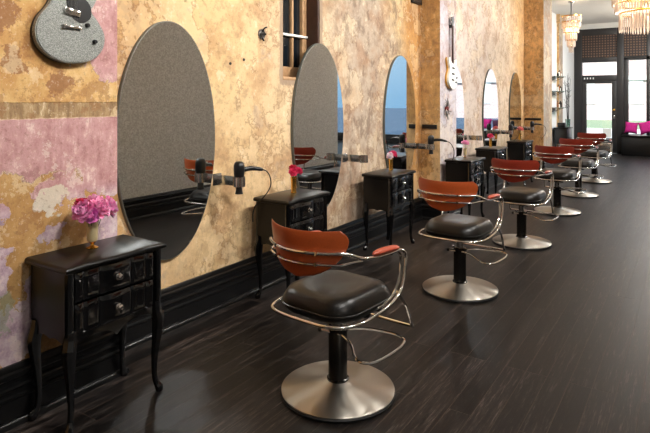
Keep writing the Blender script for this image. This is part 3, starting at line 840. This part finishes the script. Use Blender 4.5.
# ------------------------------------------------------------------ styling chairs
def rrect(w, l, r, n=6, cy=0):
    pts = []
    for (sx, sy, a0) in ((1, 1, 0), (-1, 1, PI/2), (-1, -1, PI), (1, -1, 3*PI/2)):
        for k_ in range(n+1):
            a = a0 + PI/2*k_/n
            pts.append((sx*(w-r) + r*math.cos(a), cy + sy*(l-r) + r*math.sin(a)))
    return pts
def mk_chair(bmat):
    t = thing('styling_chair', '', 'chair')
    # base
    b = NB(); lathe(b, [(.300, .012), (.308, .018), (.309, .024), (.300, .030), (.22, .043), (.12, .058), (.075, .066), (.068, .070), (.0, .070)], 72, capb=True)
    bs = obj('base', b, M['brushed'], t)
    b = NB(); lathe(b, [(.296, 0), (.311, .002), (.313, .012), (.308, .018), (.296, .016)], 72); obj('rim', b, M['rubber'], bs)
    # pole
    b = NB(); lathe(b, [(.060, .066), (.060, .078), (.054, .082), (.052, .090), (.052, .33), (.055, .335), (.055, .35), (.040, .356)], 36)
    po = obj('pole', b, M['polechrome'], t)
    b = NB(); lathe(b, [(.030, .354), (.030, .45)], 24); lathe(b, [(.012, 0), (.012, .02)], 12, (-.06, .0, .345)); obj('piston', b, M['chrome'], po)
    # pan
    b = NB(); bx(b, -.10, .10, -.12, .12, .435, .455, .006); bx(b, -.21, .21, -.030, .0, .455, .475, .004); bx(b, -.21, .21, .09, .12, .455, .475, .004); obj('seat_bracket', b, M['darkiron'], t)
    # cushion
    b = NB(); n = 10
    lev = [(.80, .474), (.93, .480), (.99, .498), (1.01, .518), (.995, .540), (.955, .561), (.89, .578), (.79, .590), (.64, .598), (.45, .600), (.25, .597), (.1, .595)]
    rings = []
    for s, z in lev:
        pts = rrect(.238, .262, .145, n, 0.0)
        rings.append([b.verts.new((p[0]*s, p[1]*s - .01, z + .012*((p[0]*s/.24)**2)*(1 if z > .57 else 0))) for p in pts])
    N = len(rings[0])
    for A, B in zip(rings, rings[1:]):
        for k_ in range(N): b.faces.new((A[k_], A[(k_+1) % N], B[(k_+1) % N], B[k_]))
    b.faces.new(list(reversed(rings[0]))); b.faces.new(rings[-1])
    st = obj('seat', b, M['seatleather'], t)
    b = NB(); pts = [(p[0]*1.006, p[1]*1.006-.01, .520) for p in rrect(.240, .264, .146, n, 0.0)]
    tube(b, pts, .005, 6, closed=True, n=1); obj('piping', b, M['seatleather'], st)
    # backrest shell
    b = NB(); nu, nv = 28, 14; G = []
    def surf(u, v, off):
        w = .262*(1-(1-v)**2.2)**.52
        w *= 1 - .13*max(0, (v-.72)/.28)**2.5
        x = u*w
        z = .715 + .240*v + .006*(abs(u)**3)*(v**2) - .0*(1-u*u)*v*v
        y = -.345 + 1.75*x*x - .035*v + off*(1)
        return Vector((x, y, z))
    for side, off in ((0, 0.0), (1, .026)):
        g = []
        for i in range(nu+1):
            row = []
            for j in range(nv+1):
                u = -1+2*i/nu; v = .004+.996*j/nv
                e = min(1.0, (1-abs(u))*4, (1-v)*5, v*5) ; e = max(0, e)**.5
                o_ = off if side == 0 else .010 + (off-.010)*e
                o_ = o_ if side else (1-e)*.007
                row.append(b.verts.new(surf(u, v, o_)))
            g.append(row)
        G.append(g)
        for i in range(nu):
            for j in range(nv):
                f = (g[i][j], g[i+1][j], g[i+1][j+1], g[i][j+1]); b.faces.new(f if side == 0 else tuple(reversed(f)))
    per = [(i, 0) for i in range(nu)] + [(nu, j) for j in range(nv)] + [(i, nv) for i in range(nu, 0, -1)] + [(0, j) for j in range(nv, 0, -1)]
    for k_ in range(len(per)):
        p, q = per[k_], per[(k_+1) % len(per)]
        b.faces.new((G[0][p[0]][p[1]], G[1][p[0]][p[1]], G[1][q[0]][q[1]], G[0][q[0]][q[1]]))
    bmesh.ops.recalc_face_normals(b, faces=b.faces)
    obj('backrest', b, bmat, t)
    # chrome frame: upper and lower band behind the back, arms, ring under the seat
    ch = M['chrome']
    def by(x): return -.345 + 1.75*x*x - .022
    up = []
    for k_ in range(9):
        x = -.25 + .5*k_/8; up.append((x, by(x) - .008, .850))
    left = [(-.268, .02, .782), (-.275, -.10, .798), (-.282, -.19, .820)]
    right = [(.282, -.19, .820), (.275, -.10, .798), (.268, .02, .782)]
    fr = lambda s: [(s*.268, .12, .778), (s*.268, .215, .774), (s*.270, .262, .745), (s*.272, .262, .69), (s*.270, .248, .61)]
    ringp = [(-.268, .21, .545), (-.272, .10, .505), (-.275, -.05, .492), (-.272, -.18, .49), (-.23, -.275, .49), (-.14, -.315, .49), (0, -.32, .49),
             (.14, -.315, .49), (.23, -.275, .49), (.272, -.18, .49), (.275, -.05, .492), (.272, .10, .505), (.268, .21, .545)]
    loop = list(reversed(fr(-1)))  + left + up + right + fr(1)
    full = loop + list(reversed(ringp))
    b = NB(); tube(b, full, .0090, 10, closed=True, n=5); obj('frame', b, ch, t)
    b = NB(); lo = []
    for k_ in range(9):
        x = -.235 + .47*k_/8; lo.append((x, by(x)-.006, .795 + .0*k_))
    tube(b, [(-.279, -.17, .80), (-.262, -.225, .80)] + lo + [(.262, -.225, .80), (.279, -.17, .80)], .0068, 8, n=4)
    for s in (-1, 1):
        tube(b, [(s*.255, .20, .768), (s*.256, .232, .74), (s*.257, .235, .68), (s*.255, .215, .60), (s*.25, .16, .535), (s*.235, .05, .50), (s*.18, .0, .485)], .008, 8, n=4)
    obj('inner_frame', b, ch, t)
    b = NB()
    for x in (-.12, .12):
        for z in (.80, .85): lathe(b, [(.010, 0), (.012, .004), (.010, .03), (0, .031)], 10, (0, 0, 0)); 
    b.free()
    for x in (-.13, .13):
        for z in (.797, .850):
            b = NB(); lathe(b, [(0, -.006), (.010, -.006), (.0105, .010), (.0105, .030)], 12)
            bmesh.ops.rotate(b, verts=b.verts, matrix=Matrix.Rotation(-PI/2, 3, 'X')); bmesh.ops.translate(b, verts=b.verts, vec=(x, by(x)-.012, z)); obj('bolt', b, ch, t)
    for s in (-1, 1):
        b = NB(); g = []
        for k_ in range(11):
            q = k_/10; y = -.055 + .25*q
            z = .803 - .014*q + .005*math.sin(q*PI)
            wq = .022*(min(1, q*6, (1-q)*6))**.4 if 0 < q < 1 else .006
            hq = .016*(min(1, q*6, (1-q)*6))**.4 if 0 < q < 1 else .005
            g.append([b.verts.new((s*.268 + wq*math.cos(2*PI*i/12), y, z + .004 + hq*math.sin(2*PI*i/12))) for i in range(12)])
        for A, B in zip(g, g[1:]):
            for i in range(12): b.faces.new((A[i], A[(i+1) % 12], B[(i+1) % 12], B[i]))
        b.faces.new(g[0]); b.faces.new(g[-1]); bmesh.ops.recalc_face_normals(b, faces=b.faces)
        obj('arm_pad', b, M['pad'] if bmat is M['orange'] else M['red'], t)
    # footrest at the front
    b = NB(); tube(b, [(.225, .24, .53), (.235, .33, .43), (.24, .38, .31), (.235, .395, .292), (.20, .40, .288), (-.20, .40, .288), (-.235, .395, .292), (-.24, .38, .31), (-.235, .33, .43), (-.225, .24, .53)], .009, 8, n=5)
    fo = obj('footrest', b, ch, t)
    # pump lever loop reaching out to the side
    b = NB(); tube(b, [(-.075, -.055, .338), (-.02, -.045, .336), (.06, -.04, .335), (.16, -.10, .332), (.26, -.20, .328), (.32, -.215, .327), (.365, -.16, .328), (.375, .03, .332), (.345, .12, .335), (.26, .145, .337), (.12, .11, .338), (.045, .045, .338)], .0075, 8, n=5)
    lv = obj('pump_lever', b, ch, t)
    b = NB(); lathe(b, [(0, -.014), (.011, -.010), (.014, 0), (.011, .010), (0, .014)], 12, (-.08, -.056, .338)); obj('knob', b, M['rubber'], lv)
    return t
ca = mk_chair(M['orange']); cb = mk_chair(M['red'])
CH = [(-1.63, 2.60, ca, 'nearest salon chair, glossy orange back, black seat, round steel base', -.09),
      (-1.64, 4.54, None, 'second nearest salon chair with rusty orange back and black seat', -.06),
      (-1.60, 6.39, cb, 'red backed salon chair level with the first ochre pilaster, third in the row', -.03),
      (-1.62, 8.43, None, 'fourth red backed salon chair in the row, before the far ochre pilaster', 0.02),
      (-1.61, 10.10, None, 'fifth red backed salon chair in the row, second from the far end', 0.0),
      (-1.62, 11.95, None, 'farthest salon chair in the row, in front of the shop door', -.05)]
for i, (x, y, o, lb, rz) in enumerate(CH):
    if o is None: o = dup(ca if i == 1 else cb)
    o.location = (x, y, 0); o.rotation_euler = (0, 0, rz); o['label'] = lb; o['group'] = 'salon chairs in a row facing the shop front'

# ------------------------------------------------------------------ guitars
def outline(pts, n=5): return [(p.x, p.y) for p in smoothpts([(a, c, 0) for a, c in pts], n, True)]
def guitar_big():
    t = thing('electric_guitar', 'silver sparkle electric guitar with black pickguard hung on the pink wall', 'guitar', (P0[0], 1.745, 1.79))
    X = .03
    pts = [(0, 0), (-.10, .018), (-.175, .075), (-.200, .150), (-.180, .225), (-.130, .290), (-.108, .345), (-.125, .41), (-.125, .46), (-.085, .495), (-.03, .50),
           (.02, .475), (.045, .43), (.06, .385), (.10, .36), (.135, .385), (.150, .37), (.135, .33), (.115, .29), (.160, .235), (.198, .165), (.185, .085), (.115, .022)]
    o2 = outline(pts)
    b = NB(); prism(b, o2, 'x', X-.022, X+.022)
    es = [e for e in b.edges if all(abs(abs(v.co.x-X)-.022) < 1e-5 for v in e.verts) and abs(e.verts[0].co.x-e.verts[1].co.x) < 1e-5]
    bmesh.ops.bevel(b, geom=es, offset=.006, segments=2, affect='EDGES'); body = obj('body', b, M['guitar'], t)
    b = NB(); prism(b, [(p[0]*1.008, (p[1]-.2)*1.006+.2) for p in o2], 'x', X-.024, X-.010); obj('edge_binding', b, M['blackplastic'], body)
    b = NB(); prism(b, outline([(-.03, .46), (-.035, .33), (-.005, .25), (.05, .22), (.10, .245), (.110, .29), (.095, .33), (.05, .37), (.03, .42), (.015, .46)]), 'x', X+.022, X+.026); obj('pickguard', b, M['blackplastic'], t)
    for zc, tl in ((.270, -.16), (.385, -.1)):
        b = NB(); R_ = Matrix.Rotation(tl, 3, 'X')
        box(b, (X+.030, -.004, zc), (.014, .088, .034), R_, .003); pk = obj('pickup', b, M['chrome'], t)
        b = NB()
        for k_ in range(6):
            v = R_ @ Vector((0, -.030+.012*k_, 0)); box(b, (X+.038, -.004+v.y, zc+v.z), (.002, .004, .004))
        obj('pole_screws', b, M['blackplastic'], pk)
    b = NB(); box(b, (X+.032, -.006, .190), (.016, .095, .014), None, .003)
    for y in (-.052, .040): lathe(b, [(.009, 0), (.009, .02)], 10, (X+.03, y, .181))
    obj('bridge', b, M['chrome'], t)
    for y, z in ((.085, .21), (.130, .125)):
        b = NB(); lathe(b, [(.012, 0), (.0115, .014), (.009, .018), (0, .018)], 16)
        bmesh.ops.rotate(b, verts=b.verts, matrix=Matrix.Rotation(PI/2, 3, 'Y')); bmesh.ops.translate(b, verts=b.verts, vec=(X+.022, y, z)); obj('knob', b, M['blackplastic'], t)
    b = NB(); bx(b, X+.006, X+.030, -.026, .022, .43, 1.05, .004); obj('neck', b, M['darkwood'], t)
    b = NB(); prism(b, [(-.03, 1.05), (.026, 1.05), (.042, 1.20), (.0, 1.18), (-.046, 1.20)], 'x', X+.004, X+.022); hd = obj('headstock', b, M['blackplastic'], t)
    for s in (-1, 1):
        for k_ in range(3): b = NB(); box(b, (X+.013, -.002+s*(.042+.004*k_), 1.08+.04*k_), (.010, .022, .012), None, .003); obj('tuning_peg', b, M['chrome'], hd)
    b = NB()
    for k_ in range(6): tube(b, [(X+.042, -.026+.008*k_, .190), (X+.033, -.018+.0064*k_, 1.06)], .0006, 4, n=1)
    obj('strings', b, M['chrome'], t)
    b = NB(); lathe(b, [(.004, 0), (.004, .012), (.007, .016), (0, .018)], 10, (X, 0, -.016)); obj('strap_button', b, M['chrome'], t)
    b = NB(); bx(b, 0, X+.004, -.03, .03, 1.02, 1.08, .004); obj('wall_hanger', b, M['blackplastic'], t)
    b = NB(); bx(b, 0, X-.024, -.02, .02, .2, .24, .002); obj('spacer', b, M['rubber'], t)
guitar_big()
def guitar_small():
    t = thing('electric_guitar', 'white electric guitar with yellow edge hung high on the lilac pilaster front', 'guitar', (PA[0], 7.33, 1.74))
    X = .028
    pts = [(0, 0), (-.09, .02), (-.155, .08), (-.165, .16), (-.125, .23), (-.11, .28), (-.14, .34), (-.150, .40), (-.115, .425), (-.08, .38), (-.03, .345), (.03, .345), (.07, .37), (.11, .405), (.135, .38), (.12, .32), (.10, .27), (.13, .215), (.165, .14), (.15, .06), (.08, .015)]
    b = NB(); prism(b, outline(pts), 'x', X-.006, X+.022); obj('body', b, M['paper'], t)
    b = NB(); prism(b, [(p[0]-.022, p[1]) for p in outline(pts)], 'x', X-.024, X-.006); obj('rear_body', b, simple('amber_lacquer', (205, 150, 50), .3), t)['label'] = 'amber yellow body edge'
    for y, z in ((-.02, .12), (-.01, .2), (.0, .28)):
        b = NB(); box(b, (X+.027, y, z), (.012, .075, .022), Matrix.Rotation(-.1, 3, 'X'), .003); obj('pickup', b, M['blackplastic'], t)
    for y, z in ((.09, .09), (.105, .15)):
        b = NB(); lathe(b, [(.013, 0), (.011, .02), (0, .02)], 12); bmesh.ops.rotate(b, verts=b.verts, matrix=Matrix.Rotation(PI/2, 3, 'Y')); bmesh.ops.translate(b, verts=b.verts, vec=(X+.022, y, z)); obj('knob', b, M['blackplastic'], t)
    b = NB(); bx(b, X+.004, X+.024, -.022, .022, .34, .86, .004); obj('neck', b, M['darkwood'], t)
    b = NB(); prism(b, [(-.022, .86), (.022, .86), (.05, .92), (.03, .99), (-.03, .97)], 'x', X, X+.016); hd = obj('headstock', b, M['blackplastic'], t)
    for k_ in range(6): b = NB(); box(b, (X+.008, -.035-.001*k_, .875+.016*k_), (.008, .02, .008), None, .002); obj('tuning_peg', b, M['chrome'], hd)
    b = NB(); bx(b, 0, X+.002, -.03, .03, .83, .87, .004); obj('wall_hanger', b, M['blackplastic'], t)
    b = NB(); bx(b, 0, X-.024+.001, -.02, .02, .2, .24, .002); obj('spacer', b, M['rubber'], t)
guitar_small()
# twiggy metal ornament beneath it
t = thing('wall_ornament', 'dark metal spray ornament on the lilac pilaster under the small guitar', 'ornament', (PA[0], 7.16, 1.47))
b = NB(); rnd = random.Random(4)
for k_ in range(30):
    a = rnd.uniform(0, 2*PI); r = rnd.uniform(.06, .15)
    tube(b, [(.004, 0, 0), (.04, r*.5*math.cos(a), r*.55*math.sin(a)), (rnd.uniform(.02, .06), r*.8*math.cos(a+.2), r*1.1*math.sin(a+.2))], [.006, .005, .003], 5, n=3)
obj('spray', b, M['silver'], t)
b = NB(); lathe(b, [(0, 0), (.03, .005), (.035, .03), (.015, .05), (0, .05)], 12); bmesh.ops.rotate(b, verts=b.verts, matrix=Matrix.Rotation(PI/2, 3, 'Y')); obj('centre', b, simple('dark_red_enamel', (120, 30, 28), .4), t)

# odds and ends fixed to the walls
b = NB(); bx(b, -3.035, -2.83, PA[1]-.022, PA[1], 1.205, 1.260, .004); tag(obj('metal_strap', b, M['darkiron']), 'black metal strap across the side of the guitar pilaster', 'strap')
b = NB(); bx(b, -3.04, -2.71, PB[1]-.022, PB[1], 1.150, 1.195, .004); tag(obj('metal_strap', b, M['darkiron']), 'black metal strap across the side of the far ochre pilaster', 'strap')
t = thing('wall_vent', 'dark metal vent high in the corner before the guitar pilaster', 'vent', (XW, 6.80, 2.93))
b = NB(); bx(b, 0, .03, -.15, .15, -.08, .09, .005); obj('frame', b, M['darkiron'], t)
for k_ in range(4): b = NB(); bx(b, .028, .036, -.13, .13, -.055+.035*k_, -.04+.035*k_); obj('slat', b, M['darkwood'], t)
t = thing('junction_box', 'broken grey junction box in the plaster left of the sash window', 'electrical box', (XW, 3.66, 2.15))
b = NB(); lathe(b, [(.045, 0), (.045, .012), (.036, .012), (.034, .003), (0, .003)], 10); bmesh.ops.rotate(b, verts=b.verts, matrix=Matrix.Rotation(PI/2, 3, 'Y')); obj('ring', b, M['silver'], t)
b = NB(); tube(b, [(.003, .01, .02), (.02, .02, .05), (.03, .04, .06)], .007, 6, n=3); tube(b, [(.003, -.01, 0), (.025, -.02, -.03), (.03, .0, -.06)], .007, 6, n=3); tube(b, [(.003, .0, 0), (.03, .03, .0)], .008, 6, n=1); obj('wire', b, M['darkiron'], t)
for y, z, lb in ((3.28, 1.88, 'small dark plug in the plaster, left of a pair'), (3.44, 1.92, 'small dark plug in the plaster, right of a pair')):
    b = NB(); lathe(b, [(.012, 0), (.011, .006), (0, .006)], 10); bmesh.ops.rotate(b, verts=b.verts, matrix=Matrix.Rotation(PI/2, 3, 'Y')); bmesh.ops.translate(b, verts=b.verts, vec=(XW, y, z)); tag(obj('wall_plug', b, M['darkiron']), lb, 'wall plug')

# ------------------------------------------------------------------ shelves and console near the door
sh = ['top glass shelf of products on the white wall by the door', 'middle glass shelf of products on the white wall by the door', 'bottom glass shelf of products on the white wall by the door']
names = ['top', 'middle', 'bottom']
colr = ['bottleB', 'bottleA', 'bottleC', 'bottleA', 'bottleB']
for i, z in enumerate((2.17, 1.79, 1.37)):
    t = thing('glass_shelf', sh[i], 'shelf', (XW, 15.58, z), 0, 'glass shelves by the door')
    b = NB(); bx(b, 0, .26, -.38, .12, 0, .015, .002); obj('shelf_board', b, M['shelfglass'], t)
    for y in (-.32, .06):
        b = NB(); tube(b, [(0, y, -.10), (.02, y, -.09), (.20, y, -.008)], .006, 6, n=4); bx(b, 0, .22, y-.006, y+.006, -.012, 0); obj('shelf_bracket', b, M['darkiron'], t)
    for k_ in range(4):
        b = NB(); r = .026 + .006*(k_ % 2); h = .10 + .035*((k_+i) % 3)
        lathe(b, [(r, 0), (r, h*.7), (r*.5, h*.8), (r*.4, h*.82)], 16)
        y = 15.27 + .12*k_
        bt = obj('bottle', b, M[colr[(k_+i) % 5]], None, True, (XW+.14, y, z+.015))
        tag(bt, '%s product bottle on the %s glass shelf, number %s from the left' % ({'bottleA': 'white', 'bottleB': 'black', 'bottleC': 'amber'}[colr[(k_+i) % 5]], names[i], ['one', 'two', 'three', 'four'][k_]), 'bottle', 'product bottles on the glass shelves')
        b = NB(); lathe(b, [(r*.42, h*.80), (r*.42, h), (0, h)], 12); obj('cap', b, M['blackplastic'], bt)
t = thing('console_table', 'black console table under the glass shelves by the door', 'table', (XW+.05, 15.55, 0))
b = NB(); bx(b, 0, .34, -.34, .36, .83, .87, .006); obj('tabletop', b, M['blacktop'], t)
b = NB(); bx(b, .02, .32, -.32, .34, .45, .83, .004); obj('body', b, M['blackpaint'], t)
for x in (.035, .305):
    for y in (-.30, .32): b = NB(); bx(b, x-.018, x+.018, y-.018, y+.018, 0, .45, .003); obj('leg', b, M['blackpaint'], t)
t = thing('vase', 'glass vase of tall dark branches on the console by the door', 'vase', (XW+.28, 15.84, .87))
b = NB(); lathe(b, [(.05, 0), (.055, .02), (.06, .16), (.065, .20), (.060, .20), (.05, .02), (0, .012)], 20, capt=False); obj('body', b, M['shelfglass'], t)
o = thing('branch', 'tall dark bare branches standing in the vase on the console', 'branch', (XW+.28, 15.84, .885))
rnd = random.Random(3)
b = NB()
for k_ in range(6):
    a = rnd.uniform(0, 2*PI); s = rnd.uniform(.03, .12); hh = rnd.uniform(1.0, 1.4)
    pts = [(0, 0, 0), (.02*math.cos(a), .02*math.sin(a), .2), (s*.5*math.cos(a), s*.5*math.sin(a), hh*.6), (s*math.cos(a), s*math.sin(a), hh)]
    tube(b, pts, [.008, .007, .006, .003], 5, n=4)
    for q in range(5):
        z = hh*(.4+.12*q); c = Vector((s*.6*math.cos(a), s*.6*math.sin(a), z)); a2 = rnd.uniform(0, 2*PI)
        tube(b, [tuple(c), tuple(c + Vector((.07*math.cos(a2), .07*math.sin(a2), .08)))], .004, 4, n=1)
obj('twigs', b, M['darkiron'], o)
b = NB(); bx(b, XW+.12, XW+.30, 15.30, 15.52, .87, .99, .01); tag(obj('product_box', b, M['blackplastic']), 'black box on the console table under the shelves', 'box')

# ------------------------------------------------------------------ chandeliers
def crystals(b, R, n, z0, z1, w, jit=0, wob=0):
    for k_ in range(n):
        a = 2*PI*k_/n; c = Vector((R*math.cos(a), R*math.sin(a), 0)); u = Vector((-math.sin(a), math.cos(a), 0)); r = Vector((math.cos(a), math.sin(a), 0))
        z0_ = z0 + wob*((k_ % 2))
        sec = [(z1, .25), (z1-.15*(z1-z0_), 1), (z0_+.15*(z1-z0_), 1), (z0_, .1)]
        rr = []
        for z, s in sec: rr.append([b.verts.new(c + u*w*s*x + r*w*.8*s*y + Vector((0, 0, z))) for x, y in ((1, 0), (0, 1), (-1, 0), (0, -1))])
        for A, B in zip(rr, rr[1:]):
            for i in range(4): b.faces.new((A[i], B[i], B[(i+1) % 4], A[(i+1) % 4]))
        b.faces.new(rr[0]); b.faces.new(list(reversed(rr[-1])))
def chandelier(label, loc, tiers, rod, bulbs):
    t = thing('chandelier', label, 'chandelier', loc)
    b = NB(); lathe(b, [(.06, rod-.03), (.065, rod), ], 20); obj('ceiling_rose', b, M['dullchrome'], t)
    b = NB(); tube(b, [(0, 0, tiers[0][3]), (0, 0, rod-.02)], .012, 8, n=1); obj('rod', b, M['darkiron'], t)
    for (R, n, z0, z1, w, full) in tiers:
        b = NB()
        lathe(b, [(R-.008, z1-.004), (R+.010, z1-.004), (R+.010, z1+.016), (R-.008, z1+.016), (R-.008, z1-.004)], 40, capb=False, capt=False)
        for k_ in range(4): a = PI/4*k_; tube(b, [(R*math.cos(a), R*math.sin(a), z1+.004), (-R*math.cos(a), -R*math.sin(a), z1+.004)], .004, 5, n=1)
        rg = obj('ring', b, M['gold'], t)
        b = NB(); crystals(b, R, n, z0, z1, w, wob=.012)
        if full: crystals(b, R*.62, max(8, n//2), z0-.02, z1, w)
        cr = obj('crystal_fringe', b, M['crystal'], rg, False); cr['kind'] = 'stuff'
    for (x, y, z) in bulbs:
        b = NB(); lathe(b, [(0, 0), (.018, .01), (.026, .04), (.02, .07), (.01, .09), (0, .092)], 12, (x, y, z)); obj('bulb', b, M['bulb'], t)
    return t
chandelier('small tiered crystal chandelier hanging near the front door', (-2.37, 13.9, 2.66),
    [(.215, 34, .70, .84, .015, True), (.20, 30, .56, .71, .015, True), (.165, 26, .45, .58, .014, True), (.12, 20, .27, .46, .013, True), (.085, 14, .13, .29, .012, True), (.045, 8, -.0, .14, .012, False)],
    CEIL-2.66, [(.10*math.cos(a), .10*math.sin(a), .58) for a in (0, 1.57, 3.14, 4.71)] + [(0, .03, .34), (0, -.02, .18)])
chandelier('large round crystal chandelier at the top right with a long clear fringe', (-.55, 10.55, 2.66),
    [(.62, 84, .60, .74, .016, False), (.60, 80, .48, .62, .016, False), (.56, 76, .35, .50, .015, False), (.50, 66, .04, .34, .012, True)],
    CEIL-2.66, [(.50*math.cos(a), .50*math.sin(a), .50) for a in [2*PI*k_/10 for k_ in range(10)]])

# ------------------------------------------------------------------ lights
def area(name, loc, size, power, col, rot=(0, 0, 0), sy=None):
    l = bpy.data.lights.new(name, 'AREA'); l.energy = power; l.color = col; l.size = size
    if sy: l.shape = 'RECTANGLE'; l.size_y = sy
    o = bpy.data.objects.new(name, l); COL.objects.link(o); o.location = loc; o.rotation_euler = rot; return o
WARM = (1.0, .96, .91)
for y, p in ((1.6, 46), (3.6, 66), (5.6, 62), (8.0, 66), (10.4, 60), (12.8, 56)):
    area('wall_fill', (.03, y, CEIL-.10), .35, p*1.05, WARM, (0, math.radians(56), 0)).data.spread = math.radians(125)  # unseen fills added to brighten the left wall more than the floor
for y, p in ((15.8, 170), (12.4, 60)):
    area('ceiling_fill', (-.4, y, CEIL-.06), .9, p, (.78, .89, 1), (0, math.radians(15), 0))  # cool unseen fills added in place of daylight at the front end
area('ceiling_fill', (3.2, 12.5, CEIL-.06), 1.0, 120, (.9, .95, 1), (0, 0, 0))  # unseen fill added over the side room
area('ceiling_fill', (3.0, 0, CEIL-.06), 1.0, 60, WARM, (0, 0, 0))  # unseen fill added beside the camera
for loc, e in (((-2.37, 13.9, 3.2), 30), ((-.55, 10.55, 3.15), 16), ((-.2, 15.6, 3.0), 170)):  # first two sit in chandeliers; the last is added fill without a fixture
    l = bpy.data.lights.new('chandelier_and_fill_light', 'POINT'); l.energy = e; l.color = (1, .82, .6); l.shadow_soft_size = .12
    o = bpy.data.objects.new('chandelier_and_fill_light', l); COL.objects.link(o); o.location = loc

wd = bpy.data.worlds.new('sky'); sc.world = wd; wd.use_nodes = True
nt = wd.node_tree; bg = nt.nodes['Background']
tc = nt.nodes.new('ShaderNodeTexCoord'); sp = nt.nodes.new('ShaderNodeSeparateXYZ'); nt.links.new(tc.outputs['Generated'], sp.inputs[0])
cr = nt.nodes.new('ShaderNodeValToRGB'); nt.links.new(sp.outputs[2], cr.inputs[0])
e_ = cr.color_ramp.elements.new(.12); e_.color = lin((190, 222, 244)); cr.color_ramp.elements[0].position = 0; cr.color_ramp.elements[0].color = lin((138, 186, 224)); cr.color_ramp.elements[2].position = .35; cr.color_ramp.elements[2].color = lin((205, 232, 252))
nt.links.new(cr.outputs[0], bg.inputs[0]); bg.inputs[1].default_value = 1.4

sl = bpy.data.lights.new('sun', 'SUN'); sl.energy = 9; sl.angle = .01; so = bpy.data.objects.new('sun', sl); COL.objects.link(so); so.rotation_euler = (math.radians(48), 0, math.radians(-15)); so.location = (0, 30, 20)
# ------------------------------------------------------------------ camera
cam = bpy.data.cameras.new('camera'); co = bpy.data.objects.new('camera', cam); COL.objects.link(co)
co.location = (0, 0, 1.6); co.rotation_euler = (PI/2, 0, math.radians(33.4))
cam.sensor_width = 36; cam.lens = 36*560/650.0; cam.shift_y = -(216.5-99)/650.0; cam.clip_start = .05; cam.clip_end = 300
sc.camera = co
sc.view_settings.view_transform = 'Standard'; sc.view_settings.look = 'None'; sc.view_settings.exposure = 0; sc.view_settings.gamma = 1
sc.view_settings.use_curve_mapping = False
sc.cycles.max_bounces = 10; sc.cycles.transparent_max_bounces = 16; sc.cycles.sample_clamp_indirect = 6
